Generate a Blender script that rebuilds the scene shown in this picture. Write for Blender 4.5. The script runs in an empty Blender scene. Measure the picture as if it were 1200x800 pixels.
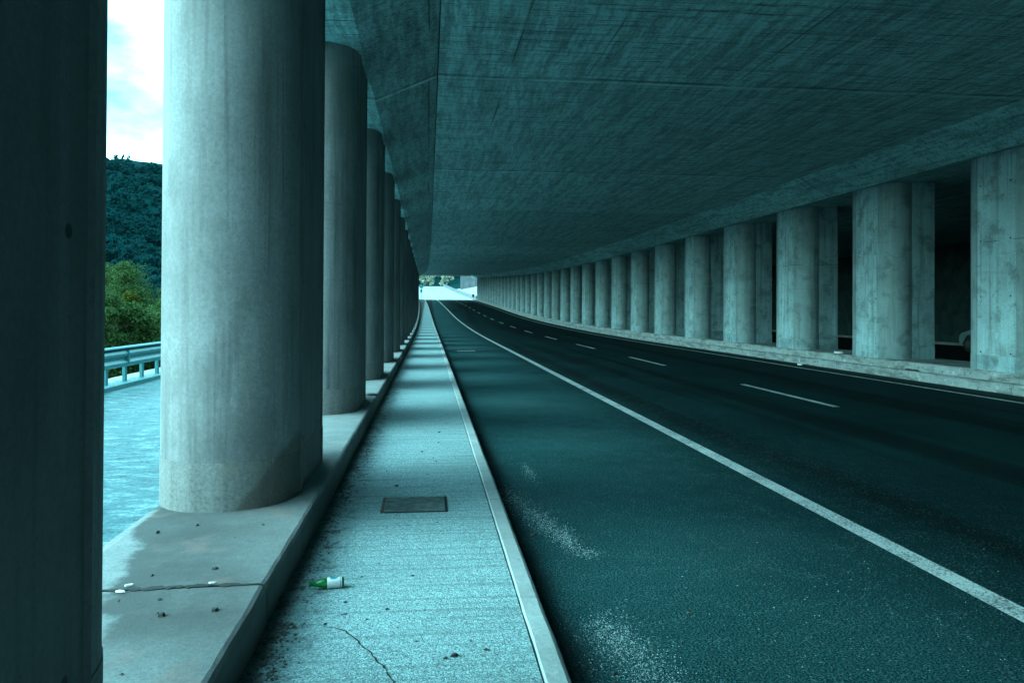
import bpy, bmesh, math, random
import numpy as np
from mathutils import Vector, Matrix, noise as mnoise

random.seed(7)
RNG = np.random.default_rng(11)
sc = bpy.context.scene
COL = sc.collection
R_ = math.radians

# ------------------------------------------------------------------ course of the road
Y_END = 160.0                                   # far mouth of the gallery


def g(y):
    """height of the road along its length (a sag, then a climb)"""
    a, y0, y1 = 2.9e-4, 35.0, 97.0
    if y <= y0:
        return 0.0
    if y <= y1:
        return a * (y - y0) ** 2
    z = a * (y1 - y0) ** 2 + 2 * a * (y1 - y0) * (y - y1)
    if y > Y_END:
        z += 2.0e-4 * (y - Y_END) ** 2
    return z


def s(y):
    """sideways drift of the road (a gentle left bend, tighter outside)"""
    if y <= 30:
        return 0.0
    v = -1.3 * ((y - 30) / 131.0) ** 2
    if y > Y_END:
        v -= 2.2e-4 * (y - Y_END) ** 2
    return v


def W(x, y, z):
    return (x + s(y), y, z + g(y))


# ------------------------------------------------------------------ helpers
def link(name, me, mat=None, parent=None, smooth=False):
    o = bpy.data.objects.new(name, me)
    COL.objects.link(o)
    if mat is not None:
        me.materials.append(mat)
    if parent is not None:
        o.parent = parent
    if smooth:
        for p in me.polygons:
            p.use_smooth = True
    return o


def mesh(name, verts, faces, mat=None, parent=None, smooth=False):
    me = bpy.data.meshes.new(name)
    me.from_pydata([tuple(v) for v in verts], [], faces)
    me.update()
    return link(name, me, mat, parent, smooth)


def from_bm(name, bm, mat=None, parent=None, smooth=False, recalc=True):
    if recalc:
        bmesh.ops.recalc_face_normals(bm, faces=bm.faces[:])
    me = bpy.data.meshes.new(name)
    bm.to_mesh(me)
    bm.free()
    return link(name, me, mat, parent, smooth)


def empty(name, loc=(0, 0, 0), rz=0.0):
    o = bpy.data.objects.new(name, None)
    o.empty_display_size = 0.3
    COL.objects.link(o)
    o.location = loc
    o.rotation_euler = (0, 0, rz)
    return o


def tag(o, label=None, cat=None, group=None, kind=None):
    if label:
        o['label'] = label
    if cat:
        o['category'] = cat
    if group:
        o['group'] = group
    if cat and not kind:
        kind = 'thing'
    if kind:
        o['kind'] = kind
    return o


def copy_tree(o, parent=None):
    c = o.copy()
    COL.objects.link(c)
    if parent is not None:
        c.parent = parent
    for ch in list(o.children):
        copy_tree(ch, c)
    return c


def ylist(y0, y1, step=2.0):
    n = max(1, int(round((y1 - y0) / step)))
    return [y0 + (y1 - y0) * i / n for i in range(n + 1)]


def sweep(bm, prof, ys, closed=False, caps=False, jit=0.0):
    """sweep a list of (x, z) along the road course"""
    rings = []
    for y in ys:
        if jit:
            j1 = jit * (mnoise.noise(Vector((y * 0.7, 3.1, 0))) + 0.7 * mnoise.noise(Vector((y * 5.3, 9.7, 0))))
            rings.append([bm.verts.new(W(x + j1 + 0.6 * jit * mnoise.noise(Vector((y * 11, k * 2.3, 5))), y,
                                         z + 0.5 * jit * mnoise.noise(Vector((y * 4, k * 1.7, 8))))) for k, (x, z) in enumerate(prof)])
        else:
            rings.append([bm.verts.new(W(x, y, z)) for x, z in prof])
    n = len(prof)
    for a, b in zip(rings[:-1], rings[1:]):
        for i in range(n if closed else n - 1):
            j = (i + 1) % n
            bm.faces.new((a[i], a[j], b[j], b[i]))
    if caps and closed:
        bm.faces.new(rings[0])
        bm.faces.new(rings[-1][::-1])
    return rings


def strip(name, prof, ys, mat, parent=None, closed=False, caps=False, smooth=False, jit=0.0):
    bm = bmesh.new()
    sweep(bm, prof, ys, closed, caps, jit)
    return from_bm(name, bm, mat, parent, smooth, recalc=closed)


def box(bm, x0, x1, y0, y1, z0, z1, bev=0.0, mtx=None):
    r = bmesh.ops.create_cube(bm, size=1.0)
    vs = r['verts']
    for v in vs:
        v.co = Vector(((x0 + x1) / 2 + v.co.x * (x1 - x0), (y0 + y1) / 2 + v.co.y * (y1 - y0),
                       (z0 + z1) / 2 + v.co.z * (z1 - z0)))
    if bev > 0:
        es = list({e for v in vs for e in v.link_edges})
        r2 = bmesh.ops.bevel(bm, geom=es, offset=bev, segments=2, affect='EDGES', profile=0.6)
        vs = list({v for f in r2['faces'] for v in f.verts} | {v for v in vs if v.is_valid})
    if mtx is not None:
        for v in vs:
            v.co = mtx @ v.co
    return vs


def tube(bm, p, q, r0, r1=None, seg=8):
    r1 = r0 if r1 is None else r1
    p, q = Vector(p), Vector(q)
    d = (q - p).normalized()
    a = d.orthogonal().normalized()
    b = d.cross(a)
    ra, rb = [], []
    for i in range(seg):
        t = 2 * math.pi * i / seg
        u = a * math.cos(t) + b * math.sin(t)
        ra.append(bm.verts.new(p + u * r0))
        rb.append(bm.verts.new(q + u * r1))
    for i in range(seg):
        j = (i + 1) % seg
        bm.faces.new((ra[i], ra[j], rb[j], rb[i]))
    bm.faces.new(ra[::-1])
    bm.faces.new(rb)


def lathe(bm, prof, seg=24, cap=True):
    """revolve (r, z) about z"""
    rings = []
    for r, z in prof:
        rings.append([bm.verts.new((r * math.cos(2 * math.pi * i / seg), r * math.sin(2 * math.pi * i / seg), z)) for i in range(seg)])
    for a, b in zip(rings[:-1], rings[1:]):
        for i in range(seg):
            j = (i + 1) % seg
            bm.faces.new((a[i], a[j], b[j], b[i]))
    if cap:
        bm.faces.new(rings[0][::-1])
        bm.faces.new(rings[-1])


# ------------------------------------------------------------------ material toolkit
class NT:
    def __init__(self, name, rough=0.8):
        self.m = bpy.data.materials.new(name)
        self.m.use_nodes = True
        self.t = self.m.node_tree
        self.b = self.t.nodes['Principled BSDF']
        self.b.inputs['Roughness'].default_value = rough
        self.out = self.t.nodes['Material Output']

    def n(self, kind, **kw):
        x = self.t.nodes.new(kind)
        for k, v in kw.items():
            setattr(x, k, v)
        return x

    def l(self, a, b):
        self.t.links.new(a, b)

    def val(self, sock, v):
        if hasattr(v, 'is_output'):
            self.l(v, sock)
        else:
            sock.default_value = v

    def math(self, op, a, b=None, c=None, clamp=False):
        x = self.n('ShaderNodeMath', operation=op, use_clamp=clamp)
        self.val(x.inputs[0], a)
        if b is not None:
            self.val(x.inputs[1], b)
        if c is not None:
            self.val(x.inputs[2], c)
        return x.outputs[0]

    def coord(self, which='Object'):
        return self.n('ShaderNodeTexCoord').outputs[which]

    def mapping(self, vec, scale=(1, 1, 1), loc=(0, 0, 0), rot=(0, 0, 0)):
        x = self.n('ShaderNodeMapping')
        self.l(vec, x.inputs['Vector'])
        x.inputs['Scale'].default_value = scale
        x.inputs['Location'].default_value = loc
        x.inputs['Rotation'].default_value = rot
        return x.outputs[0]

    def noise(self, vec, scale, detail=6, rough=0.55, dist=0.0):
        x = self.n('ShaderNodeTexNoise')
        self.l(vec, x.inputs['Vector'])
        x.inputs['Scale'].default_value = scale
        x.inputs['Detail'].default_value = detail
        x.inputs['Roughness'].default_value = rough
        x.inputs['Distortion'].default_value = dist
        return x.outputs['Fac']

    def voronoi(self, vec, scale, out='Distance', feature='F1'):
        x = self.n('ShaderNodeTexVoronoi', feature=feature)
        self.l(vec, x.inputs['Vector'])
        x.inputs['Scale'].default_value = scale
        return x.outputs[out]

    def ramp(self, fac, stops):
        x = self.n('ShaderNodeValToRGB')
        self.val(x.inputs[0], fac)
        e = x.color_ramp.elements
        while len(e) < len(stops):
            e.new(0.5)
        for el, (p, c) in zip(e, stops):
            el.position = p
            el.color = (c[0], c[1], c[2], 1) if isinstance(c, (tuple, list)) else (c, c, c, 1)
        return x.outputs[0]

    def rng(self, v, a, b, c=0.0, d=1.0):
        x = self.n('ShaderNodeMapRange', interpolation_type='SMOOTHSTEP')
        self.val(x.inputs[0], v)
        for i, q in enumerate((a, b, c, d)):
            x.inputs[i + 1].default_value = q
        return x.outputs[0]

    def mix(self, fac, a, b, mode='MIX'):
        x = self.n('ShaderNodeMix', data_type='RGBA', blend_type=mode)
        self.val(x.inputs[0], fac)
        for sock, v in ((x.inputs[6], a), (x.inputs[7], b)):
            if isinstance(v, tuple):
                sock.default_value = (v[0], v[1], v[2], 1)
            else:
                self.l(v, sock)
        return x.outputs[2]

    def sep(self, vec):
        x = self.n('ShaderNodeSeparateXYZ')
        self.l(vec, x.inputs[0])
        return x.outputs

    def bump(self, h, strength=0.3, dist=0.02):
        x = self.n('ShaderNodeBump')
        x.inputs['Strength'].default_value = strength
        x.inputs['Distance'].default_value = dist
        self.l(h, x.inputs['Height'])
        self.l(x.outputs[0], self.b.inputs['Normal'])

    def color(self, c):
        if isinstance(c, tuple):
            self.b.inputs['Base Color'].default_value = (c[0], c[1], c[2], 1)
        else:
            self.l(c, self.b.inputs['Base Color'])

    def addvec(self, vec, off):
        x = self.n('ShaderNodeVectorMath', operation='ADD')
        self.l(vec, x.inputs[0])
        self.l(off, x.inputs[1])
        return x.outputs[0]


def grey(c, t=(1, 1, 1)):
    return (c * t[0], c * t[1], c * t[2])


CT = (0.90, 1.0, 1.0)           # the faint cool cast of this concrete


def column_material(stain=False, foot=False, curved=0.0, CT=(0.94, 1.0, 1.0), gain=1.0):
    N = NT('column_foot_concrete' if foot else ('stained_column_concrete' if stain else 'column_concrete'), 0.78)
    co = N.coord()
    oi = N.n('ShaderNodeObjectInfo')
    k = N.math('MULTIPLY', oi.outputs['Random'], 37.0)
    cv = N.n('ShaderNodeCombineXYZ')
    for i in range(3):
        N.l(k, cv.inputs[i])
    v = N.addvec(co, cv.outputs[0])
    blot = N.noise(v, 1.3, 5, 0.6)
    fine = N.noise(v, 38, 6, 0.75)
    streak = N.noise(N.mapping(v, (9, 9, 0.35)), 1.0, 5, 0.6)
    hair = N.noise(N.mapping(v, (30, 30, 0.5)), 1.0, 3, 0.5)
    base = N.ramp(blot, [(0.25, grey(0.23 * gain, CT)), (0.5, grey(0.33 * gain, CT)), (0.78, grey(0.42 * gain, CT))])
    c = N.mix(N.rng(streak, 0.50, 0.72, 0, 0.72), base, grey(0.12 * gain, CT))
    c = N.mix(N.rng(streak, 0.46, 0.28, 0, 0.4), c, grey(0.52 * gain, CT))
    patch = N.noise(N.mapping(v, (1.6, 1.6, 0.8), (9, 2, 5)), 1.0, 6, 0.68)
    c = N.mix(N.rng(patch, 0.50, 0.62, 0, 0.42), c, grey(0.15 * gain, CT))
    c = N.mix(N.rng(hair, 0.62, 0.72, 0, 0.45), c, grey(0.12, (0.9, 1, 1)))
    c = N.mix(0.30, c, N.ramp(fine, [(0.32, 0.10), (0.68, 0.72)]), 'OVERLAY')
    pit = N.noise(v, 95, 4, 0.7)
    c = N.mix(N.rng(pit, 0.56, 0.68, 0, 0.5), c, grey(0.07, CT))
    weave = N.noise(N.mapping(v, (6, 6, 40)), 1.0, 4, 0.6)
    c = N.mix(N.rng(weave, 0.52, 0.7, 0, 0.22), c, grey(0.17, CT))
    # trowel / pour lines across the shaft
    lift = N.noise(N.mapping(v, (0.5, 0.5, 6.0)), 1.0, 3, 0.5)
    c = N.mix(N.rng(lift, 0.6, 0.7, 0, 0.18), c, grey(0.18, CT))
    # rust runs
    rust = N.noise(N.mapping(v, (3.2, 3.2, 0.3), (4, 2, 9)), 1.0, 4, 0.6)
    c = N.mix(N.rng(rust, 0.63, 0.78, 0, 0.4), c, (0.20, 0.15, 0.12))
    x, y, z = N.sep(co)
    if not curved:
        flat_shade = N.math('MULTIPLY', N.rng(N.math('ABSOLUTE', x), 0.442, 0.450), N.rng(N.math('ABSOLUTE', y), 0.525, 0.515))
        c = N.mix(N.math('MULTIPLY', flat_shade, 0.42), c, grey(0.07, CT))  # shade on the flat sides painted into the colour
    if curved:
        end_shade = N.math('MULTIPLY', N.rng(N.math('ABSOLUTE', y), 0.50, 0.53), N.rng(x, 0.16, 0.12))
        c = N.mix(N.math('MULTIPLY', end_shade, curved), c, (0.15, 0.165, 0.165))  # round ends greyed: their shading is put into the colour
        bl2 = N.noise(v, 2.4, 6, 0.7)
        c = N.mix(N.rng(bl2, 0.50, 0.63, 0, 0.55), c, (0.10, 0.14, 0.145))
    if not foot:
        # cone holes left by the formwork ties on the flat faces
        zz = N.math('ABSOLUTE', N.math('SUBTRACT', N.math('FRACT', N.math('MULTIPLY', N.math('ADD', z, 0.2), 0.9)), 0.5))
        zz = N.math('DIVIDE', zz, 0.9)
        yy = N.math('ABSOLUTE', N.math('SUBTRACT', N.math('ABSOLUTE', y), 0.40))
        d = N.math('SQRT', N.math('ADD', N.math('MULTIPLY', zz, zz), N.math('MULTIPLY', yy, yy)))
        hole = N.math('MULTIPLY', N.rng(d, 0.024, 0.014), N.rng(N.math('ABSOLUTE', x), 0.44, 0.449))
        c = N.mix(hole, c, (0.025, 0.03, 0.03))
        # horizontal shutter joint on part of the shafts
        jz = N.math('ABSOLUTE', N.math('SUBTRACT', z, 2.55))
        jm = N.math('MULTIPLY', N.rng(jz, 0.012, 0.004), N.rng(N.noise(v, 1.1, 1), 0.5, 0.56, 0, 0.8))
        c = N.mix(jm, c, grey(0.09, CT))
    if foot:
        c = N.mix(0.5, c, N.ramp(N.noise(v, 48, 6, 0.8), [(0.38, (0.06, 0.062, 0.058)), (0.68, (0.28, 0.275, 0.26))]))
        c = N.mix(N.rng(N.noise(v, 5, 4), 0.55, 0.7, 0, 0.5), c, (0.20, 0.17, 0.15))
    if stain:
        # damp, rusty triangle climbing the road side of the first column
        e = N.math('SUBTRACT', N.math('MULTIPLY', N.math('SUBTRACT', x, 0.125), 1.30), z)
        e = N.math('ADD', e, N.math('MULTIPLY', N.math('SUBTRACT', N.noise(co, 5, 4), 0.5), 0.10))
        em = N.rng(e, -0.035, 0.04)
        em = N.math('MULTIPLY', em, N.rng(y, -0.50, -0.535))
        c = N.mix(N.math('MULTIPLY', em, 0.64), c, (0.075, 0.062, 0.052))
    N.color(c)
    h = N.math('ADD', N.math('MULTIPLY', fine, 0.5), N.math('MULTIPLY', blot, 0.6))
    h = N.math('ADD', h, N.math('MULTIPLY', N.rng(N.voronoi(v, 26), 0.02, 0.16), 0.25))
    N.bump(h, 0.7 if foot else 0.35, 0.012)
    return N.m


CEIL_T = (0.64, 1.0, 1.0)


def ceiling_material(name='board_marked_concrete', k=1.0):
    CT = tuple(q * k for q in CEIL_T)
    N = NT(name, 0.85)
    co = N.coord()
    x, y, z = N.sep(co)
    # long soft ripples along the road, thin board grain across it
    wob = N.math('MULTIPLY', N.math('SUBTRACT', N.noise(co, 0.5, 2), 0.5), 0.22)
    cvx = N.n('ShaderNodeCombineXYZ')
    N.l(N.math('ADD', x, wob), cvx.inputs[0])
    N.l(y, cvx.inputs[1])
    N.l(z, cvx.inputs[2])
    warp = cvx.outputs[0]
    ripple = N.noise(N.mapping(warp, (5.0, 0.34, 1.0)), 1.0, 5, 0.62)
    ripple2 = N.noise(N.mapping(warp, (14.0, 1.5, 1.0), (3, 8, 0)), 1.0, 5, 0.66)
    boards = N.noise(N.mapping(co, (0.28, 7.5, 7.5)), 1.0, 5, 0.66)
    board2 = N.noise(N.mapping(co, (1.3, 30.0, 30.0)), 1.0, 5, 0.7)
    blot = N.noise(co, 0.33, 5, 0.6)
    fine = N.noise(co, 22, 6, 0.75)
    c = N.ramp(blot, [(0.3, grey(0.68, CT)), (0.55, grey(0.76, CT)), (0.75, grey(0.84, CT))])
    c = N.mix(N.rng(ripple, 0.45, 0.62, 0, 0.40), c, grey(0.17, CT))
    c = N.mix(N.rng(ripple2, 0.45, 0.62, 0, 0.42), c, grey(0.15, CT))
    c = N.mix(N.rng(ripple2, 0.44, 0.32, 0, 0.22), c, grey(0.85, CT))
    mott = N.noise(N.mapping(warp, (7.0, 5.0, 1.0), (1, 4, 2)), 1.0, 6, 0.72)
    c = N.mix(N.rng(mott, 0.50, 0.64, 0, 0.30), c, grey(0.16, CT))
    c = N.mix(N.rng(boards, 0.52, 0.68, 0, 0.42), c, grey(0.20, CT))
    c = N.mix(N.rng(boards, 0.45, 0.3, 0, 0.3), c, grey(0.74, CT))
    c = N.mix(N.rng(board2, 0.54, 0.64, 0, 0.85), c, grey(0.08, CT))
    c = N.mix(0.60, c, N.ramp(fine, [(0.32, 0.06), (0.68, 0.80)]), 'OVERLAY')
    # shutter-panel seams running along the road, broken up
    sx_ = N.math('ADD', N.math('SUBTRACT', x, 2.43), N.math('MULTIPLY', wob, 0.10))
    fx = N.math('MULTIPLY', N.math('ABSOLUTE', N.math('SUBTRACT', N.math('FRACT', N.math('DIVIDE', sx_, 1.22)), 0.5)), 1.22)
    seam = N.math('MULTIPLY', N.rng(fx, 0.592, 0.606), N.rng(N.noise(N.mapping(co, (0.8, 0.25, 1), (5, 1, 0)), 1.0, 3), 0.5, 0.6, 0, 0.85))
    c = N.mix(seam, c, grey(0.07, CT))
    # cast joints every pour: pale laitance on one lip, dark gap on the other
    yy = N.math('ADD', y, N.math('MULTIPLY', N.math('SUBTRACT', N.noise(co, 0.6, 3), 0.5), 0.16))
    f = N.math('MULTIPLY', N.math('SUBTRACT', N.math('FRACT', N.math('DIVIDE', N.math('SUBTRACT', yy, 7.95), 8.1)), 0.5), 8.1)
    pale = N.math('MULTIPLY', N.rng(N.math('ABSOLUTE', N.math('SUBTRACT', f, 0.03)), 0.07, 0.01), N.rng(N.noise(co, 1.7, 4), 0.4, 0.6, 0.15, 0.8))
    dark = N.math('MULTIPLY', N.rng(N.math('ABSOLUTE', N.math('ADD', f, 0.11)), 0.07, 0.02), N.rng(N.noise(co, 0.9, 4), 0.4, 0.6, 0.2, 0.75))
    c = N.mix(pale, c, grey(0.85, (0.7, 1, 1)))
    c = N.mix(dark, c, grey(0.09, CT))
    # each pour came out a slightly different grey
    k = N.n('ShaderNodeTexWhiteNoise', noise_dimensions='1D')
    N.l(N.math('FLOOR', N.math('DIVIDE', N.math('SUBTRACT', yy, 12.0), 8.1)), k.inputs['W'])
    c = N.mix(N.math('MULTIPLY', k.outputs['Value'], 0.30), c, grey(0.13, CT))
    N.color(c)
    h = N.math('ADD', N.math('MULTIPLY', boards, 0.5), N.math('MULTIPLY', board2, 0.5))
    h = N.math('ADD', h, N.math('MULTIPLY', fine, 0.4))
    N.bump(h, 0.5, 0.012)
    return N.m


def asphalt_material():
    N = NT('asphalt', 0.9)
    N.b.inputs['Specular IOR Level'].default_value = 0.05
    co = N.coord()
    x, y, z = N.sep(co)
    grain = N.noise(co, 95, 3, 0.7)
    agg = N.voronoi(co, 120, 'Color')
    aggv = N.n('ShaderNodeSeparateColor')
    N.l(agg, aggv.inputs[0])
    big = N.noise(co, 0.55, 5, 0.6)
    med = N.noise(co, 4.5, 5, 0.65)
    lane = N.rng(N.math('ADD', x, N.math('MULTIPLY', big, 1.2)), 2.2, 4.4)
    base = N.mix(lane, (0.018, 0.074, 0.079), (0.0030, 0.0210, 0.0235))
    base = N.mix(N.rng(big, 0.4, 0.7, 0, 0.5), base, (0.004, 0.036, 0.039))
    # polished wheel tracks
    tr = N.noise(N.mapping(co, (1.5, 0.03, 1)), 1.0, 3, 0.5)
    base = N.mix(N.math('MULTIPLY', N.rng(tr, 0.46, 0.6, 0, 0.75), N.rng(x, 2.5, 3.6)), base, (0.002, 0.007, 0.008))
    c = N.mix(1.0, base, N.ramp(grain, [(0.36, 0.15), (0.5, 0.85), (0.64, 2.6)]), 'MULTIPLY')
    sp = N.rng(aggv.outputs[0], 0.84, 0.99, 0, 0.6)
    sp = N.math('MULTIPLY', sp, N.rng(med, 0.36, 0.62, 0.15, 1.0))
    sp = N.math('MULTIPLY', sp, N.rng(x, 6.0, 2.6, 0.10, 1.0))
    c = N.mix(sp, c, (0.14, 0.26, 0.27))
    # pale dust: wide drift over the hard shoulder
    du = N.rng(N.noise(co, 0.45, 4, 0.55), 0.45, 0.68, 0, 0.4)
    du = N.math('MULTIPLY', du, N.rng(x, 3.0, 1.6))
    c = N.mix(N.math('MULTIPLY', du, N.rng(grain, 0.35, 0.65)), c, (0.09, 0.17, 0.18))
    # dirt packed against both kerbs
    wob = N.math('MULTIPLY', N.math('SUBTRACT', N.noise(co, 2.2, 4), 0.5), 0.25)
    dk = N.rng(N.math('ADD', x, wob), 0.78, 0.58, 0, 0.72)
    c = N.mix(dk, c, (0.016, 0.018, 0.018))
    dk2 = N.rng(N.math('ADD', x, wob), 10.25, 10.6, 0, 0.5)
    c = N.mix(dk2, c, (0.05, 0.07, 0.065))
    # tar-sealed crack across, and scuffs
    sc2 = N.noise(N.mapping(co, (1.2, 14, 1)), 1.0, 4, 0.6)
    c = N.mix(N.rng(sc2, 0.64, 0.74, 0, 0.3), c, (0.05, 0.10, 0.105))
    N.color(c)
    h = N.math('ADD', N.math('MULTIPLY', N.voronoi(co, 120), -0.8), N.math('MULTIPLY', grain, 0.6))
    N.bump(h, 0.5, 0.008)
    return N.m


def paint_material():
    N = NT('road_paint', 0.6)
    co = N.coord()
    wear = N.noise(co, 60, 4, 0.75)
    w2 = N.noise(co, 3.0, 4, 0.6)
    c = N.mix(N.rng(N.math('ADD', wear, N.math('MULTIPLY', w2, 0.4)), 0.84, 0.66, 0, 1.0), (0.06, 0.09, 0.095), (0.62, 0.68, 0.68))
    c = N.mix(N.rng(N.noise(N.mapping(co, (3, 9, 1)), 1.0, 4), 0.58, 0.7, 0, 0.45), c, (0.3, 0.31, 0.31))
    N.color(c)
    N.bump(N.noise(co, 95, 3), 0.5, 0.008)
    return N.m


def walkway_material():
    CT = (0.66, 1.0, 1.04)
    N = NT('exposed_aggregate', 0.85)
    co = N.coord()
    x, y, z = N.sep(co)
    st = N.voronoi(co, 165, 'Color')
    sv = N.n('ShaderNodeSeparateColor')
    N.l(st, sv.inputs[0])
    grain = N.noise(co, 105, 4, 0.75)
    blot = N.noise(co, 1.1, 5, 0.6)
    broom = N.noise(N.mapping(co, (0.7, 26, 1)), 1.0, 4, 0.6)
    c = N.ramp(sv.outputs[0], [(0.0, grey(0.24, CT)), (0.45, grey(0.48, CT)), (1.0, grey(0.80, CT))])
    c = N.mix(N.rng(grain, 0.5, 0.36, 0, 0.9), c, grey(0.12, CT))
    c = N.mix(N.rng(broom, 0.48, 0.66, 0, 0.5), c, grey(0.17, CT))
    c = N.mix(N.rng(blot, 0.45, 0.75, 0, 0.42), c, grey(0.26, CT))
    # black spots, flattened gum and soil
    g1 = N.voronoi(N.mapping(co, (1, 1, 1), (3.1, 1.7, 0)), 5.5)
    c = N.mix(N.math('MULTIPLY', N.rng(g1, 0.085, 0.05), N.rng(N.noise(co, 2.3, 2), 0.5, 0.56)), c, (0.05, 0.055, 0.055))
    # dirt swept against the plinth
    wob = N.math('MULTIPLY', N.math('SUBTRACT', N.noise(co, 4, 5, 0.7), 0.5), 0.26)
    xs = N.math('ADD', x, wob)
    c = N.mix(N.rng(xs, -0.61, -0.71, 0, 0.82), c, (0.035, 0.033, 0.028))
    c = N.mix(N.rng(xs, -0.42, -0.66, 0, 0.30), c, (0.10, 0.14, 0.14))
    clump = N.noise(co, 13, 5, 0.72)
    c = N.mix(N.math('MULTIPLY', N.rng(clump, 0.52, 0.60), N.rng(x, -0.40, -0.62, 0, 0.8)), c, (0.03, 0.032, 0.028))
    N.color(c)
    h = N.math('ADD', N.math('MULTIPLY', N.voronoi(co, 130), -1.0), N.math('MULTIPLY', grain, 0.8))
    h = N.math('ADD', h, N.math('MULTIPLY', broom, 0.5))
    N.bump(h, 0.45, 0.007)
    return N.m


def plinth_material():
    N = NT('plinth_concrete', 0.7)
    co = N.coord()
    x, y, z = N.sep(co)
    fine = N.noise(co, 70, 6, 0.78)
    blot = N.noise(co, 1.5, 6, 0.62)
    c = N.ramp(blot, [(0.3, grey(0.20, CT)), (0.55, grey(0.30, CT)), (0.75, grey(0.38, CT))])
    c = N.mix(0.5, c, N.ramp(fine, [(0.32, 0.08), (0.68, 0.72)]), 'OVERLAY')
    mid = N.noise(co, 9, 6, 0.7)
    c = N.mix(N.rng(mid, 0.52, 0.66, 0, 0.35), c, grey(0.13, CT))
    # damp patch with a ragged edge in front of the first column
    wob = N.math('MULTIPLY', N.math('SUBTRACT', N.noise(co, 2.6, 6, 0.65), 0.5), 0.55)
    xb = N.math('SUBTRACT', -1.37, N.math('MULTIPLY', N.math('SUBTRACT', y, 3.5), 0.267))
    dx = N.math('ADD', N.math('SUBTRACT', x, xb), N.math('MULTIPLY', wob, 0.8))
    damp = N.math('MULTIPLY', N.rng(dx, -0.03, 0.05), N.rng(N.math('ADD', dx, N.math('MULTIPLY', wob, 1.2)), 0.85, 0.12, 0.5, 1.0))
    damp = N.math('MULTIPLY', damp, N.rng(N.math('ADD', y, wob), 2.7, 3.3))
    damp = N.math('MULTIPLY', damp, N.rng(N.math('ADD', y, wob), 5.6, 5.2))
    c = N.mix(N.math('MULTIPLY', damp, 0.88), c, (0.048, 0.047, 0.045))
    c = N.mix(N.rng(N.noise(co, 2.1, 5, 0.6), 0.56, 0.72, 0, 0.4), c, (0.22, 0.20, 0.185))
    c = N.mix(N.rng(N.noise(N.mapping(co, (1, 1, 1), (7, 3, 1)), 2.4, 5, 0.6), 0.54, 0.70, 0, 0.5), c, (0.30, 0.19, 0.165))
    sp = N.voronoi(N.mapping(co, (1, 1, 1), (1.3, 5.7, 0)), 6.0)
    c = N.mix(N.math('MULTIPLY', N.rng(sp, 0.075, 0.045), N.rng(N.noise(co, 1.9, 2), 0.52, 0.58)), c, (0.05, 0.055, 0.055))
    # shade painted on the upright face, mottled like grime
    nrm = N.sep(N.n('ShaderNodeNewGeometry').outputs['Normal'])
    side = N.rng(N.math('ABSOLUTE', nrm[2]), 0.8, 0.3)
    c = N.mix(N.math('MULTIPLY', side, N.rng(N.noise(N.mapping(co, (1, 3, 0.8)), 1.6, 5, 0.65), 0.3, 0.6, 0.72, 0.95)), c, (0.045, 0.06, 0.058))
    N.color(c)
    N.bump(N.math('ADD', N.math('MULTIPLY', fine, 0.5), blot), 0.4, 0.012)
    return N.m


def kerb_material(name='kerb_concrete', tone=0.5, step=1.0, wear=0.0):
    N = NT(name, 0.75)
    co = N.coord()
    x, y, z = N.sep(co)
    fine = N.noise(co, 34, 6, 0.72)
    blot = N.noise(co, 2.0, 6, 0.62)
    c = N.ramp(blot, [(0.3, grey(tone * 0.72, CT)), (0.6, grey(tone, CT)), (0.8, grey(tone * 1.15, CT))])
    c = N.mix(0.3, c, N.ramp(fine, [(0.3, 0.15), (0.7, 0.6)]), 'OVERLAY')
    f = N.math('MULTIPLY', N.math('ABSOLUTE', N.math('SUBTRACT', N.math('FRACT', N.math('DIVIDE', N.math('ADD', y, 0.65), step)), 0.5)), step)
    c = N.mix(N.math('MULTIPLY', N.rng(f, 0.013, 0.005), N.rng(N.noise(co, 7, 3), 0.42, 0.6, 0.2, 0.8)), c, (0.06, 0.065, 0.065))
    k = N.n('ShaderNodeTexWhiteNoise', noise_dimensions='1D')
    N.l(N.math('FLOOR', N.math('ADD', N.math('DIVIDE', N.math('ADD', y, 0.65), step), 0.5)), k.inputs['W'])
    c = N.mix(N.math('MULTIPLY', k.outputs['Value'], 0.3), c, grey(tone * 0.5, CT))
    if wear:
        wn = N.noise(N.mapping(co, (2, 1.1, 6)), 1.3, 6, 0.7)
        c = N.mix(N.rng(wn, 0.46, 0.62, 0, wear), c, grey(tone * 0.25, CT))
        w3 = N.noise(co, 6, 5, 0.7)
        c = N.mix(N.rng(w3, 0.56, 0.66, 0, wear), c, grey(tone * 0.3, CT))
        c = N.mix(N.rng(w3, 0.42, 0.32, 0, wear), c, grey(tone * 1.5, CT))
    spot = N.voronoi(co, 9)
    c = N.mix(N.math('MULTIPLY', N.rng(spot, 0.09, 0.05), N.rng(N.noise(co, 2.5, 3), 0.5, 0.56, 0, 0.8)), c, (0.06, 0.06, 0.06))
    N.color(c)
    N.bump(N.math('ADD', fine, blot), 0.45, 0.012)
    return N.m


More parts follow.
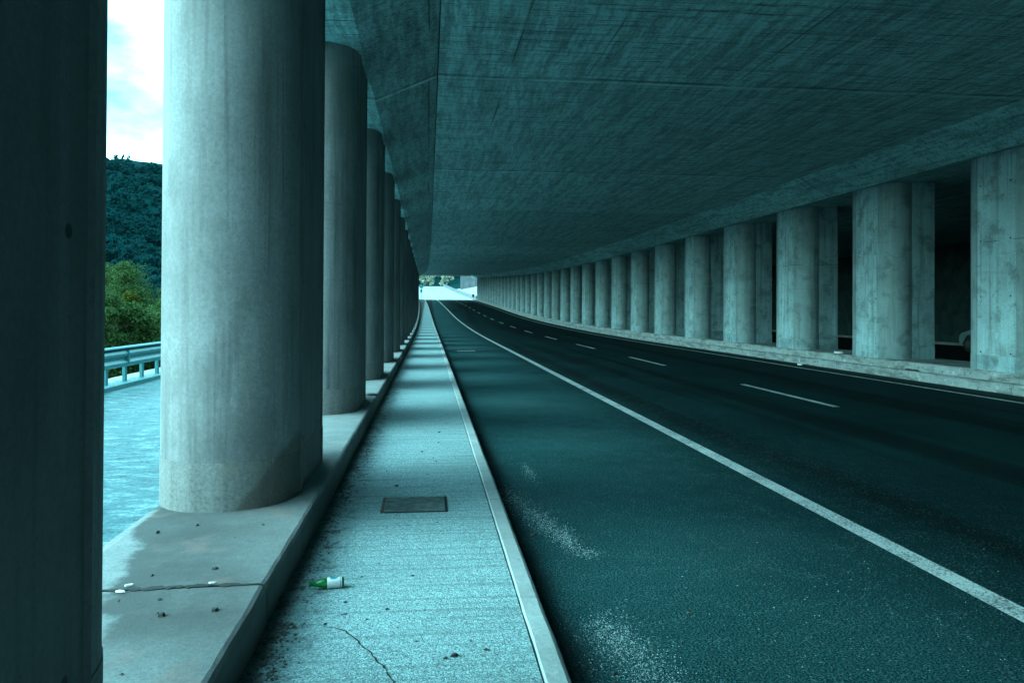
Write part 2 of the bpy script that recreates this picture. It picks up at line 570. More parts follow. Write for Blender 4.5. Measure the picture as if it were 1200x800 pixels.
def outside_paving_material():
    N = NT('damp_paving', 0.35)
    co = N.coord()
    fine = N.noise(co, 26, 5, 0.7)
    lay = N.noise(N.mapping(co, (3.0, 7.0, 1)), 1.0, 7, 0.8)
    big = N.noise(N.mapping(co, (0.8, 0.5, 1)), 1.0, 4)
    c = N.ramp(N.math('ADD', N.math('MULTIPLY', lay, 0.7), N.math('MULTIPLY', fine, 0.3)),
               [(0.40, (0.002, 0.045, 0.06)), (0.5, (0.010, 0.13, 0.15)), (0.60, (0.28, 0.42, 0.44))])  # pale stop paints wet glints into the colour
    c = N.mix(N.rng(big, 0.45, 0.65, 0, 0.2), c, (0.10, 0.25, 0.27))
    N.color(c)
    N.l(N.rng(lay, 0.35, 0.65, 0.25, 0.6), N.b.inputs['Roughness'])
    N.bump(N.math('ADD', lay, N.math('MULTIPLY', fine, 0.4)), 0.6, 0.03)
    return N.m


def flat_mat(name, c, rough=0.6, metal=0.0, var=0.25, scale=12.0, bump=0.15, spec=None):
    N = NT(name, rough)
    co = N.coord()
    n = N.noise(co, scale, 5, 0.65)
    N.color(N.mix(N.rng(n, 0.35, 0.7, 0, 1), tuple(v * (1 - var) for v in c), tuple(min(1, v * (1 + var)) for v in c)))
    N.b.inputs['Metallic'].default_value = metal
    if bump:
        N.bump(n, bump, 0.01)
    return N.m


def leaf_material(name, a, b, tl=0.25):
    N = NT(name, 0.8)
    N.b.inputs['Specular IOR Level'].default_value = 0.15
    gi = N.n('ShaderNodeNewGeometry')
    n = N.noise(N.coord(), 0.35, 3)
    f = N.math('ADD', N.math('MULTIPLY', gi.outputs['Random Per Island'], 0.6), N.math('MULTIPLY', n, 0.5))
    N.color(N.mix(f, a, b))
    tr = N.n('ShaderNodeBsdfTranslucent')
    N.l(N.mix(f, a, b), tr.inputs['Color'])
    mx = N.n('ShaderNodeMixShader')
    mx.inputs[0].default_value = tl
    N.l(N.b.outputs[0], mx.inputs[1])
    N.l(tr.outputs[0], mx.inputs[2])
    N.l(mx.outputs[0], N.out.inputs['Surface'])
    return N.m


def terrain_material():
    N = NT('terrain', 1.0)
    N.b.inputs['Specular IOR Level'].default_value = 0.02
    co = N.coord()
    at = N.n('ShaderNodeAttribute', attribute_name='pale')
    n1 = N.noise(co, 0.12, 6, 0.6)
    n2 = N.noise(co, 2.2, 6, 0.7)
    scrub = N.mix(N.rng(n1, 0.4, 0.62), (0.001, 0.025, 0.027), (0.002, 0.034, 0.034))
    scrub = N.mix(N.rng(n2, 0.5, 0.66, 0, 0.7), scrub, (0.002, 0.018, 0.017))
    stone = N.mix(N.rng(n2, 0.35, 0.65), (0.20, 0.21, 0.21), (0.42, 0.41, 0.42))
    f = N.rng(N.math('ADD', at.outputs['Fac'], N.math('MULTIPLY', N.math('SUBTRACT', n2, 0.5), 0.6)), 0.4, 0.6)
    N.color(N.mix(f, scrub, stone))
    N.bump(n2, 0.8, 0.2)
    return N.m


M = {}
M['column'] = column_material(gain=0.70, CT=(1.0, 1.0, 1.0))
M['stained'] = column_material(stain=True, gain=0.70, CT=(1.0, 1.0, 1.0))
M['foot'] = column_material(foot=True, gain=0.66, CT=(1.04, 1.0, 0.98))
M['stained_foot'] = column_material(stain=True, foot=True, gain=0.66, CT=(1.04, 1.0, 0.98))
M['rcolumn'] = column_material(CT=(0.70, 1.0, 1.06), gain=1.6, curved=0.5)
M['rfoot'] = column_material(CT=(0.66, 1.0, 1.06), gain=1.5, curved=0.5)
M['ceiling'] = ceiling_material()
M['haunch_shaded'] = ceiling_material('shaded_haunch_concrete', 0.62)  # left haunch's shade painted in as a darker copy of the ceiling
M['haunch_lit'] = ceiling_material('lit_haunch_concrete', 1.3)  # right haunch lightened to paint in the light on it
M['asphalt'] = asphalt_material()
M['paint'] = paint_material()
M['walk'] = walkway_material()
M['plinth'] = plinth_material()
M['kerb'] = kerb_material('kerb_concrete', 0.58, 1.0)
M['rkerb'] = kerb_material('right_kerb_concrete', 0.46, 3.1, 0.75)
M['paving'] = outside_paving_material()
M['terrain'] = terrain_material()
M['galv'] = flat_mat('galvanised_steel', (0.035, 0.22, 0.24), 0.4, 0.3, 0.15, 8)
M['unlit_wall'] = flat_mat('unlit_hall_concrete', (0.014, 0.040, 0.043), 0.9, 0, 0.4, 1.6, 0.5)  # darkness of the unlit side hall painted into its walls
M['wall'] = flat_mat('rough_wall_concrete', (0.22, 0.235, 0.235), 0.85, 0, 0.35, 1.6, 0.5)
M['pale_wall'] = flat_mat('pale_wall_concrete', (0.13, 0.15, 0.16), 0.85, 0, 0.25, 0.8, 0.5)
M['crack'] = flat_mat('crack_dirt', (0.025, 0.028, 0.028), 0.9)
M['bark'] = flat_mat('bark', (0.07, 0.055, 0.04), 0.9, 0, 0.4, 9, 0.6)
M['leaf_green'] = leaf_material('green_leaves', (0.018, 0.048, 0.008), (0.095, 0.105, 0.012))
M['leaf_dark'] = leaf_material('dark_leaves', (0.012, 0.050, 0.014), (0.06, 0.11, 0.03))
M['leaf_far'] = leaf_material('far_leaves', (0.001, 0.042, 0.045), (0.002, 0.052, 0.055), 0.55)
M['leaf_dry'] = leaf_material('dry_leaves', (0.50, 0.44, 0.36), (0.26, 0.36, 0.26))
M['black'] = flat_mat('black_rubber', (0.02, 0.02, 0.02), 0.6)
M['iron'] = flat_mat('cast_iron', (0.13, 0.17, 0.17), 0.6, 0.3, 0.4, 14, 0.4)
M['rust'] = flat_mat('rusty_iron', (0.16, 0.10, 0.08), 0.85, 0, 0.4, 30, 0.4)
M['gap'] = flat_mat('dark_gap', (0.006, 0.007, 0.007), 0.9)
M['paper'] = flat_mat('white_paper', (0.80, 0.79, 0.80), 0.6, 0, 0.06, 30, 0.1)
M['stone'] = flat_mat('loose_stone', (0.46, 0.47, 0.47), 0.85, 0, 0.4, 20, 0.4)
M['dark_stone'] = flat_mat('dark_crumbs', (0.06, 0.06, 0.058), 0.9, 0, 0.5, 20, 0.4)
M['brick_chip'] = flat_mat('brown_chips', (0.16, 0.11, 0.09), 0.9, 0, 0.5, 20, 0.4)

# ------------------------------------------------------------------ terrain
S_PAVE_L = -5.9


def fbm(x, y, sc_, o=4):
    return mnoise.fractal(Vector((x * sc_, y * sc_, 3.7)), 1.0, 2.0, o)


def terrain(x, y):
    yc = min(max(y, -60), 262)
    base = g(yc)
    rel = x - s(yc)
    pale = 0.0
    z = base - 0.08
    if rel < -7.0:
        d = -7.0 - rel
        fall = min(1.0, d / 8.0)
        z -= 4.2 * fall * fall * (3 - 2 * fall)
        if d > 15:
            u = d - 15
            q = min(1.0, max(0.0, (y - 70) / 150.0))
            q = q * q * (3 - 2 * q)
            z += q * 30.5 * (1 - math.exp(-(u / 62.0) ** 1.25)) + min(1, u / 20) * (0.5 + 2.7 * q) * fbm(x, y, 0.03)
    if -7.9 < rel < -5.6:
        pale = 1.0
    if rel > 26:
        u = rel - 26
        z += 26.0 * (1 - math.exp(-(u / 40.0) ** 1.3)) + min(1, u / 15) * 2.0 * fbm(x, y, 0.04)
    if y > 160:
        # open cutting beyond the mouth
        if rel > 11.6:
            u = rel - 11.6
            q = min(1, (y - 160) / 25)
            z = base - 0.08 + q * (0.20 * u + 14 * (1 - math.exp(-(max(0, u - 9) / 18.0) ** 1.5)))
            pale = max(pale, 1.0 if (u < 13 and y < 238) else 0.0)
        if rel < -1.5:
            pale = max(pale, 1.0 if rel > -6 else 0.0)
    if y > 262:
        u = y - 262
        z += 60 * (1 - math.exp(-(u / 130.0) ** 1.2)) + 2.5 * min(1, u / 20) * fbm(x, y, 0.04)
    return z, pale


xs = [-2500, -1500, -900, -500, -320] + list(range(-220, -60, 8)) + list(range(-60, -14, 3)) + \
     [-14, -12.5, -11, -9.8, -8.8, -8, -7.5, -7, -6.4, -5.9, -5, -3.5, -2, 0, 2, 4, 6, 8, 10, 11, 12, 13.5, 15, 17, 19, 21, 23, 25, 27, 30, 34, 39, 45, 55, 70, 90, 120, 170, 260, 500, 1000, 2500]
ysl = [-2500, -1000, -400, -200, -120] + list(range(-80, 330, 5)) + list(range(340, 520, 14)) + [560, 650, 800, 1200, 2500]
tv, tf, tp = [], [], []
for yy in ysl:
    for xx in xs:
        zz, pp = terrain(xx, yy)
        tv.append((xx, yy, zz))
        tp.append(pp)
nx = len(xs)
for j in range(len(ysl) - 1):
    for i in range(nx - 1):
        a = j * nx + i
        tf.append((a, a + 1, a + nx + 1, a + nx))
ground = mesh('ground', tv, tf, M['terrain'], smooth=True)
at = ground.data.attributes.new('pale', 'FLOAT', 'POINT')
at.data.foreach_set('value', tp)
tag(ground, kind='structure')

# ------------------------------------------------------------------ road and its markings
Y0 = -34.0
ys = ylist(-60, 60, 2.0) + ylist(60, Y_END + 1, 4.0)[1:]
bm = bmesh.new()
sweep(bm, [(0.50, 0.0), (1.6, 0.0), (3.05, 0.0), (6.6, 0.0), (10.9, 0.0)], ys)
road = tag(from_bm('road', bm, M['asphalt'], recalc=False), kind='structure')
bm = bmesh.new()
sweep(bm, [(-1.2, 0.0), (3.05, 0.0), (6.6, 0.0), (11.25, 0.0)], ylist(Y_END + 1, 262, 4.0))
M['pale_road'] = flat_mat('sunlit_asphalt', (0.26, 0.34, 0.345), 0.8, 0, 0.25, 0.6, 0.2)  # outdoor glare painted in as a lightened road colour
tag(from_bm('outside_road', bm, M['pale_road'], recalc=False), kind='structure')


def marking(name, x, w, y0, y1, parent, z=0.004):
    bm = bmesh.new()
    yl = ylist(y0, y1, 2.0)
    sweep(bm, [(x - w / 2, z), (x + w / 2, z)], yl)
    return from_bm(name, bm, M['paint'], parent, recalc=False)


marking('shoulder_line', 3.05, 0.15, Y0, 262, road)
marking('edge_line', 10.06, 0.11, Y0, 262, road)
# broken lane line: one dash ends at y ~ 12.9
dashes = [(11.8 + 9.1 * k, 15.55 + 9.1 * k) for k in range(-1, 16)]
for a, b in dashes:
    marking('lane_dash', 6.58, 0.12, a, b, road)
# short pale scar across the hard shoulder
mesh('paint_scar', [W(1.05, 28.2, 0.004), W(1.75, 28.3, 0.004), W(1.72, 28.75, 0.004), W(1.1, 28.6, 0.004)], [(0, 1, 2, 3)], M['paint'], road)

# ------------------------------------------------------------------ walkway, its kerb, plinths
ZW = 0.10
ZP = 0.28
ys_w = ylist(Y0, Y_END + 1.5, 2.0)
walkway = tag(strip('walkway', [(-0.735, ZW), (-0.3, ZW), (0.455, ZW)], ys_w, M['walk']), kind='structure')
kp = [(0.464, -0.05), (0.464, ZW + 0.004), (0.470, ZW + 0.012), (0.548, ZW + 0.012), (0.562, ZW + 0.004), (0.572, ZW - 0.012), (0.575, -0.05)]
ys_k = ylist(Y0, 1.0, 1.0) + ylist(1.0, 14.0, 0.09)[1:] + ylist(14, Y_END + 1.5, 0.7)[1:]
kerb = tag(strip('kerb', kp, ys_k, M['kerb'], closed=True, caps=True, jit=0.0035), kind='structure')
kerb_gap = strip('joint', [(0.4545, ZW - 0.02), (0.4645, ZW - 0.02)], ys_w, M['gap'], kerb)

# left plinth poured in bays with open joints
plinth = tag(empty('plinth'), kind='structure')
JOINTS = [3.68 + 8.1 * k for k in range(-2, 20)]
pl_prof = [(-0.728, -0.05), (-0.732, ZP - 0.05), (-0.737, ZP - 0.022), (-0.748, ZP - 0.006), (-0.765, ZP), (-1.70, ZP - 0.012), (-1.755, ZP - 0.02), (-1.765, ZP - 0.04), (-1.77, -0.05)]
bays = [Y0] + [j for j in JOINTS if Y0 < j < Y_END] + [Y_END]
for a, b in zip(bays[:-1], bays[1:]):
    strip('plinth_bay', pl_prof, ylist(a + 0.012, b - 0.012, 0.09 if a < 12 else 0.5), M['plinth'], plinth, closed=True, caps=True, jit=0.006)
strip('joint_filler', [(-0.75, ZP - 0.035), (-1.75, ZP - 0.045)], ylist(Y0 + 0.5, Y_END - 0.5, 4), M['gap'], plinth)

# right kerb (low step) and plinth
strip('right_kerb', [(10.86, -0.05), (10.865, 0.185), (10.885, 0.20), (11.0, 0.20), (11.0, -0.05)], ylist(Y0, 60, 0.3) + ylist(60, Y_END, 2)[1:], M['rkerb'], None, closed=True, caps=True, jit=0.012)
tag(bpy.data.objects['right_kerb'], kind='structure')
strip('right_plinth', [(11.02, -0.05), (11.02, 0.34), (11.03, 0.372), (11.05, 0.39), (12.55, 0.39), (12.55, -0.05)], ylist(Y0, 60, 0.3) + ylist(60, Y_END, 2)[1:], M['rkerb'], None, closed=True, caps=True, jit=0.012)
tag(bpy.data.objects['right_plinth'], kind='structure')

# outside paving on the open side
strip('pavement', [(-5.95, -0.01), (-4.0, 0.0), (-1.765, 0.0)], ylist(-60, Y_END + 20, 3), M['paving'])
tag(bpy.data.objects['pavement'], kind='structure')

# ------------------------------------------------------------------ columns
CR, CF = 0.452, 0.533            # end radius, half length of the flat sides


def stadium(r, hf, notch=(), seg=16):
    """outline in (x, y); long axis along y; thin V joints at the given angles of each end"""
    pts = []

    def arc(cy, a0, a1):
        n = seg
        angs = [a0 + (a1 - a0) * i / n for i in range(n + 1)]
        for a in angs:
            pts.append((r * math.cos(a), cy + r * math.sin(a)))
    # from (+r,-hf) go round near end backwards: start on +x flat
    w, d = (0.024, 0.030) if notch else (0.010, -0.016)      # open joint, or a raised mortar fin

    def vj(x, y, tx, ty):        # V joint centred at the point, tangent (tx, ty), inward normal is (-ty, tx)
        nx_, ny_ = -ty, tx
        return [(x - tx * w, y - ty * w), (x + nx_ * d, y + ny_ * d), (x + tx * w, y + ty * w)]
    loop = []
    # +x flat going up in y
    loop += vj(r, -hf + 0.02, 0, 1)
    loop += vj(r, hf - 0.02, 0, 1)
    for i in range(1, seg):
        a = math.pi * i / seg
        if 'far' in notch and i == seg // 2:
            loop += vj(r * math.cos(a), hf + r * math.sin(a), -math.sin(a), math.cos(a))
        else:
            loop.append((r * math.cos(a), hf + r * math.sin(a)))
    if 'near' in notch:
        # mirrored so that the road side is -x: rounded toward the road, a square rib behind
        a1 = R_(75)
        bx, by = 0.74, hf + r * math.sin(a1)
        loop = []
        loop += vj(-r, hf - 0.02, 0, -1)
        loop += vj(-r, -hf + 0.02, 0, -1)
        n = seg // 2
        for i in range(1, n):
            a = math.pi + (math.pi - math.pi + R_(105)) * i / n
            loop.append((r * math.cos(a), -hf + r * math.sin(a)))
        sx = r * math.cos(math.pi + R_(105))
        loop += [(sx - 0.004, -by), (sx + 0.012, -by + 0.022), (sx + 0.026, -by)]
        loop += [(bx - 0.03, -by), (bx, -by + 0.03), (bx, by - 0.03), (bx - 0.03, by)]
        loop += [(sx + 0.026, by), (sx + 0.012, by - 0.022), (sx - 0.004, by)]
        for i in range(n - 1, 0, -1):
            a = math.pi - R_(105) * i / n
            loop.append((r * math.cos(a), hf + r * math.sin(a)))
        return loop
    loop += vj(-r, hf - 0.02, 0, -1)
    loop += vj(-r, -hf + 0.02, 0, -1)
    for i in range(1, seg):
        a = math.pi + math.pi * i / seg
        if 'near' in notch and i == seg // 2 - 1:
            loop += vj(r * math.cos(a), -hf + r * math.sin(a), -math.sin(a), math.cos(a))
        else:
            loop.append((r * math.cos(a), -hf + r * math.sin(a)))
    return loop


def extrude_loop(bm, loop, zs, scale=None):
    rings = []
    for z in zs:
        rings.append([bm.verts.new((x, y, z)) for x, y in loop])
    n = len(loop)
    for a, b in zip(rings[:-1], rings[1:]):
        for i in range(n):
            j = (i + 1) % n
            bm.faces.new((a[i], a[j], b[j], b[i]))
    bm.faces.new(rings[0][::-1])
    bm.faces.new(rings[-1])


def smooth_by_angle(o, deg=28):
    me = o.data
    for p in me.polygons:
        p.use_smooth = True
    bm = bmesh.new()
    bm.from_mesh(me)
    for e in bm.edges:
        if len(e.link_faces) == 2 and e.calc_face_angle(0) > R_(deg):
            e.smooth = False
    bm.to_mesh(me)
    bm.free()


H_FOOT = 0.30


def make_column(height, notch, mat, fmat=None):
    loop = stadium(CR, CF, notch, 28)
    bm = bmesh.new()
    extrude_loop(bm, loop, [H_FOOT, height])
    c = from_bm('column', bm, mat)
    smooth_by_angle(c)
    bm = bmesh.new()
    k = 1.006
    extrude_loop(bm, [(x * k, y * k) for x, y in loop], [-0.08, H_FOOT])
    f = from_bm('column_foot', bm, fmat or M['foot'], c)
    smooth_by_angle(f)
    return c


ORD = ['first', 'second', 'third', 'fourth', 'fifth', 'sixth', 'seventh', 'eighth', 'ninth', 'tenth', 'eleventh', 'twelfth',
       'thirteenth', 'fourteenth', 'fifteenth', 'sixteenth', 'seventeenth', 'eighteenth', 'nineteenth', 'twentieth']
SOF_L, SOF_R = 4.76, 4.66
LX, LP, LY = -0.883 - CR, 4.4, 6.0
RX, RP, RY = 11.07 + CR, 4.45, 13.97
GL, GR = 'concrete columns along the open left side', 'concrete columns along the right side'

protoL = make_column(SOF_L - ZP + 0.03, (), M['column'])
k0 = -3
kL = int((Y_END - 1.0 - LY) // LP)
for k in range(k0, kL + 1):
    if k == 0:
        # the big stained column keeps its own shaft mesh
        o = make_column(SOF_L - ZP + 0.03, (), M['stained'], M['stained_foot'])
    else:
        o = protoL if k == k0 else copy_tree(protoL)
    y = LY + LP * k
    o.location = W(LX, y, ZP)
    if k < -1:
        lab = 'concrete column of the left row standing behind the viewpoint'
    elif k == -1:
        lab = 'dark unlit flank of the nearest concrete column filling the left picture edge'
    elif k == 0:
        lab = 'large round-fronted concrete column with a brown damp stain at its foot'
    elif k <= 10:
        lab = f'{ORD[k]} grey concrete column in the left row counted from the big stained one'
    else:
        lab = 'sliver of a far concrete column where the left row merges toward the exit'
    tag(o, lab, 'column', GL)

protoR = make_column(SOF_R - 0.39 + 0.03, ('near',), M['rcolumn'], M['rfoot'])
kR = int((Y_END - 1.0 - RY) // RP)
first = True
for k in [0] + list(range(-3, 0)) + list(range(1, kR + 1)):
    o = protoR if first else copy_tree(protoR)
    first = False
    o.location = W(RX, RY + RP * k, 0.39)
    if k < 0:
        lab = 'concrete column of the right row standing beside and behind the viewpoint'
    elif k == 0:
        lab = 'brightest concrete column with tie holes, cut off by the right picture edge'
    elif k == 1:
        lab = 'concrete column with dark vertical seam left of the gap showing the parked car'
    elif k < 17:
        lab = f'{ORD[k]} concrete column in the right row counted from the right picture edge'
    else:
        lab = 'thin far concrete column where the right row closes up near the exit'
    tag(o, lab, 'column', GR)

# ------------------------------------------------------------------ roof of the gallery
ZC = 1.56 + 3.62
ys_r = ylist(Y0 + 3, 60, 2.2) + ylist(60, Y_END, 4.0)[1:]
roof = tag(empty('gallery_roof'), 'broad board-marked concrete ceiling with sloping haunches over the whole road', 'roof')
strip('ceiling_slab', [(0.132, ZC), (3, ZC), (7, ZC), (10.083, ZC), (10.083, ZC + 0.7), (0.132, ZC + 0.7)], ys_r, M['ceiling'], roof, closed=True, caps=True)
strip('haunch', [(-0.835, SOF_L), (0.112, ZC - 0.001), (0.112, ZC + 0.7), (-0.835, ZC + 0.7)], ys_r, M['haunch_shaded'], roof, closed=True, caps=True)
strip('haunch', [(10.92, SOF_R), (10.92, ZC + 0.7), (10.103, ZC + 0.7), (10.103, ZC - 0.001)], ys_r, M['haunch_lit'], roof, closed=True, caps=True)
strip('edge_beam', [(-0.838, SOF_L + 0.012), (-0.838, ZC + 0.7), (-1.95, ZC + 0.7), (-1.95, SOF_L + 0.012)], ys_r, M['ceiling'], roof, closed=True, caps=True)
strip('side_slab', [(10.923, SOF_R + 0.015), (24.9, SOF_R + 0.015), (24.9, ZC + 0.7), (10.923, ZC + 0.7)], ys_r, M['ceiling'], roof, closed=True, caps=True)
# drop beam closing the mouth
lint = strip('portal_beam', [(0.2, ZC - 0.2), (10.0, ZC - 0.2), (10.0, ZC - 0.002), (0.2, ZC - 0.002)], [Y_END - 0.9, Y_END - 0.05], M['kerb'], roof, closed=True, caps=True)

# back hall behind the right columns
bm = bmesh.new()
sweep(bm, [(24.3, -0.05), (24.3, SOF_R + 0.013), (24.9, SOF_R + 0.013), (24.9, -0.05)], ys_r, True, True)
bw = from_bm('back_wall', bm, M['unlit_wall'])
tag(bw, 'dark concrete back wall far behind the right columns', 'wall')
strip('wall_kerb', [(24.1, -0.02), (24.1, 0.10), (24.297, 0.10), (24.297, -0.02)], ys_r, M['wall'], bw, closed=True, caps=True)
for yy, lab in ((Y_END - 0.4, 'added end wall keeping light out of the side hall beside the far mouth'), (Y0 + 3.3, 'added end wall keeping light out of the side hall behind the viewpoint')):  # both ends shut off, added to keep daylight out of the hall
    bm = bmesh.new()
    p0 = W(12.6, yy, -0.05)
    box(bm, p0[0], p0[0] + 11.65, yy - 0.25, yy + 0.25, p0[2], p0[2] + SOF_R + 0.05)
    tag(from_bm('light_blocking_wall', bm, M['unlit_wall']), lab, 'wall')
strip('side_road', [(12.55, 0.0), (18, 0.0), (23.9, 0.0)], ys_r, M['asphalt'])
tag(bpy.data.objects['side_road'], kind='structure')

# ------------------------------------------------------------------ guard rail on the open side
GX = -6.0
rail = tag(empty('guard_rail', (GX, 0, 0)), 'galvanised guard rail on close posts at the outer edge of the left pavement', 'guard rail')
prof = [(0.0, 0.38), (0.035, 0.40), (0.075, 0.44), (0.075, 0.47), (0.03, 0.525), (0.03, 0.555), (0.075, 0.61), (0.075, 0.65), (0.04, 0.70), (0.0, 0.735), (-0.012, 0.73),
        (-0.006, 0.70), (0.06, 0.645), (0.06, 0.615), (0.015, 0.56), (0.015, 0.52), (0.06, 0.465), (0.06, 0.445), (0.02, 0.41), (-0.012, 0.385)]


def sweep_local(name, prof, yl, mat, parent):
    bm = bmesh.new()
    rings = [[bm.verts.new((x + s(y), y, z + g(y))) for x, z in prof] for y in yl]
    n = len(prof)
    for a, b in zip(rings[:-1], rings[1:]):
        for i in range(n):
            j = (i + 1) % n
            bm.faces.new((a[i], a[j], b[j], b[i]))
    bm.faces.new(rings[0])
    bm.faces.new(rings[-1][::-1])
    return from_bm(name, bm, mat, parent)


sweep_local('beam', prof, ylist(2, 70, 2), M['galv'], rail)
sweep_local('top_rail', [(-0.06, 0.745), (0.075, 0.745), (0.08, 0.765), (0.06, 0.785), (-0.05, 0.785), (-0.07, 0.765)], ylist(2, 70, 2), M['galv'], rail)
sweep_local('base_kerb', [(-0.14, -0.1), (-0.14, 0.07), (-0.12, 0.09), (0.12, 0.09), (0.14, 0.07), (0.14, -0.1)], ylist(2, 70, 2), M['galv'], rail)
bm = bmesh.new()
box(bm, -0.06, 0.0, -0.05, 0.05, 0.088, 0.745, 0.006)
post = from_bm('post', bm, M['galv'], rail)
post.location = (0, 15.2, 0)
bm = bmesh.new()
box(bm, 0.0, 0.085, -0.02, 0.02, 0.43, 0.70, 0.004)
clip = from_bm('splice_clip', bm, M['galv'], rail)
clip.location = (0, 16.05, 0)
for k in range(-14, 56):
    y = 15.2 + 0.92 * k
    if k != 0:
        p = post.copy()
        COL.objects.link(p)
        p.location = (s(y), y, g(y))
        p.parent = rail
for k in (-2, -1, 1, 2, 3, 4, 5, 6, 7, 8, 9):
    y = 16.05 + 4.6 * k
    p = clip.copy()
    COL.objects.link(p)
    p.location = (s(y), y, g(y))
    p.parent = rail

# ------------------------------------------------------------------ trees
def leaf_quads(centres, radii, n_per, size, rng, flat=0.75):
    vs, fs = [], []
    for (c, r), n in zip(zip(centres, radii), n_per):
        d = rng.normal(size=(n, 3))
        d /= np.linalg.norm(d, axis=1)[:, None] + 1e-9
        rad = r * rng.random(n) ** 0.45
        p = np.array(c) + d * rad[:, None] * np.array([1, 1, flat])
        u = rng.normal(size=(n, 3))
        u /= np.linalg.norm(u, axis=1)[:, None]
        w = np.cross(u, d + rng.normal(size=(n, 3)) * 0.6)
        w /= np.linalg.norm(w, axis=1)[:, None] + 1e-9
        sz = size * (0.55 + 0.9 * rng.random(n))[:, None]
        a = len(vs)
        q = np.stack([p - u * sz * .5, p + w * sz * .32, p + u * sz * .5, p - w * sz * .32], 1).reshape(-1, 3)
        base = sum(len(v) for v in vs)
        vs.append(q)
        fs.append(np.arange(base, base + 4 * n).reshape(-1, 4))
    return np.concatenate(vs), np.concatenate(fs)


def crown_clumps(h, rad, kind, rng, n):
    cs, rs = [], []
    for i in range(n):
        t = rng.random()
        if kind == 'conifer':
            z = h * (0.16 + 0.84 * t)
            rr = rad * (1.02 - t) ** 0.8 * (0.35 + 0.65 * rng.random())
            cr = rad * (0.20 + 0.26 * (1 - t))
        else:
            z = h * (0.30 + 0.62 * t)
            rr = rad * math.sin(math.pi * (0.18 + 0.74 * t)) ** 0.7 * (0.3 + 0.7 * rng.random())
            cr = rad * (0.22 + 0.2 * rng.random())
        a = rng.random() * 2 * math.pi
        cs.append((rr * math.cos(a), rr * math.sin(a), z))
        rs.append(cr)
    return cs, rs


def make_tree(name, label, cat, group, x, y, z, h, rad, kind, mat, size, nclump, nleaf, seed):
    rng = np.random.default_rng(seed)
    root = tag(empty(name, (x, y, z)), label, cat, group)
    bm = bmesh.new()
    lean = rng.normal() * 0.03
    pts = [Vector((lean * h * t * t, 0.02 * h * math.sin(3 * t + seed), h * t * 0.92)) for t in (0, .25, .5, .75, 1)]
    r0 = 0.026 * h
    for i in range(4):
        tube(bm, pts[i], pts[i + 1], r0 * (1 - i * .23), r0 * (1 - (i + 1) * .23) + 0.01, 7)
    cs, rs = crown_clumps(h, rad, kind, rng, nclump)
    for c in cs[::2]:
        t = max(0.15, min(0.9, c[2] / h - 0.10))
        p = Vector((lean * h * t * t, 0, h * t * 0.92))
        tube(bm, p, c, r0 * 0.28 * (1.1 - t), r0 * 0.06, 5)
    from_bm('trunk', bm, M['bark'], root)
    v, f = leaf_quads(cs, rs, [nleaf] * nclump, size, rng)
    me = bpy.data.meshes.new('crown')
    me.from_pydata(v.tolist(), [], f.tolist())
    link('crown', me, mat, root)
    return root


near_trees = [
    # x, y, h, rad, kind, mat, label
    (-14.9, 33.0, 5.2, 1.3, 'conifer', 'leaf_green', 'slim pointed yellow-green conifer left of the bright young one'),
    (-12.0, 33.5, 4.6, 1.2, 'conifer', 'leaf_green', 'small pointed conifer right of the bright young one'),
    (-16.9, 46.0, 7.6, 1.9, 'conifer', 'leaf_green', 'mid-sized conifer rising above the bushy tree'),
    (-13.6, 36.5, 6.0, 1.7, 'conifer', 'leaf_green', 'bright green young conifer just beyond the guard rail'),
    (-16.4, 40.5, 7.2, 2.6, 'broad', 'leaf_green', 'light green bushy tree left of the young conifer'),
    (-12.2, 40.0, 6.4, 2.4, 'broad', 'leaf_dark', 'dark bushy tree right of the young conifer, partly behind the big column'),
    (-19.5, 52.0, 9.8, 3.0, 'conifer', 'leaf_dark', 'tall dark conifer behind the bright young one'),
    (-15.8, 55.0, 9.0, 3.2, 'broad', 'leaf_green', 'rounded olive green tree in the second rank below the hillside'),
    (-24.0, 62.0, 10.5, 3.4, 'broad', 'leaf_dark', 'broad dark tree at the foot of the wooded hillside'),
    (-19.6, 66.0, 10.5, 3.4, 'conifer', 'leaf_far', 'bluish conifer at the foot of the wooded hillside'),
    (-10.6, 30.0, 3.6, 1.6, 'broad', 'leaf_dark', 'low dark shrub showing under the guard rail'),
    (-9.6, 24.0, 3.3, 1.4, 'broad', 'leaf_dark', 'dark shrub pressed against the back of the guard rail'),
]
for i, (x, y, h, r, kind, mt, lab) in enumerate(near_trees):
    make_tree('conifer_tree' if kind == 'conifer' else ('shrub' if h < 4 else 'broadleaf_tree'), lab, 'tree' if h > 4 else 'shrub', 'trees beyond the guard rail',
              x, y, terrain(x, y)[0] - 0.1, h * (0.88 if h > 4 else 1.0), r, kind, M[mt], 0.13 if h > 4 else 0.10, 52, 480, 40 + i)


def forest(name, pts, size, nleaf, mat, seed, hmin, hmax):
    rng = np.random.default_rng(seed)
    vs, fs, base = [], [], 0
    for x, y in pts:
        z = terrain(x, y)[0]
        h = hmin + (hmax - hmin) * rng.random()
        rad = h * (0.26 + 0.14 * rng.random())
        cs, rs = crown_clumps(h, rad, 'conifer' if rng.random() < 0.45 else 'broad', rng, 9)
        v, f = leaf_quads(cs, [r * 1.25 for r in rs], [nleaf] * 9, size, rng)
        vs.append(v + np.array([x, y, z - 0.3]))
        fs.append(f + base)
        base += len(v)
    v, f = np.concatenate(vs), np.concatenate(fs)
    me = bpy.data.meshes.new(name)
    me.from_pydata(v.tolist(), [], f.tolist())
    o = link(name, me, mat)
    return tag(o, kind='stuff')


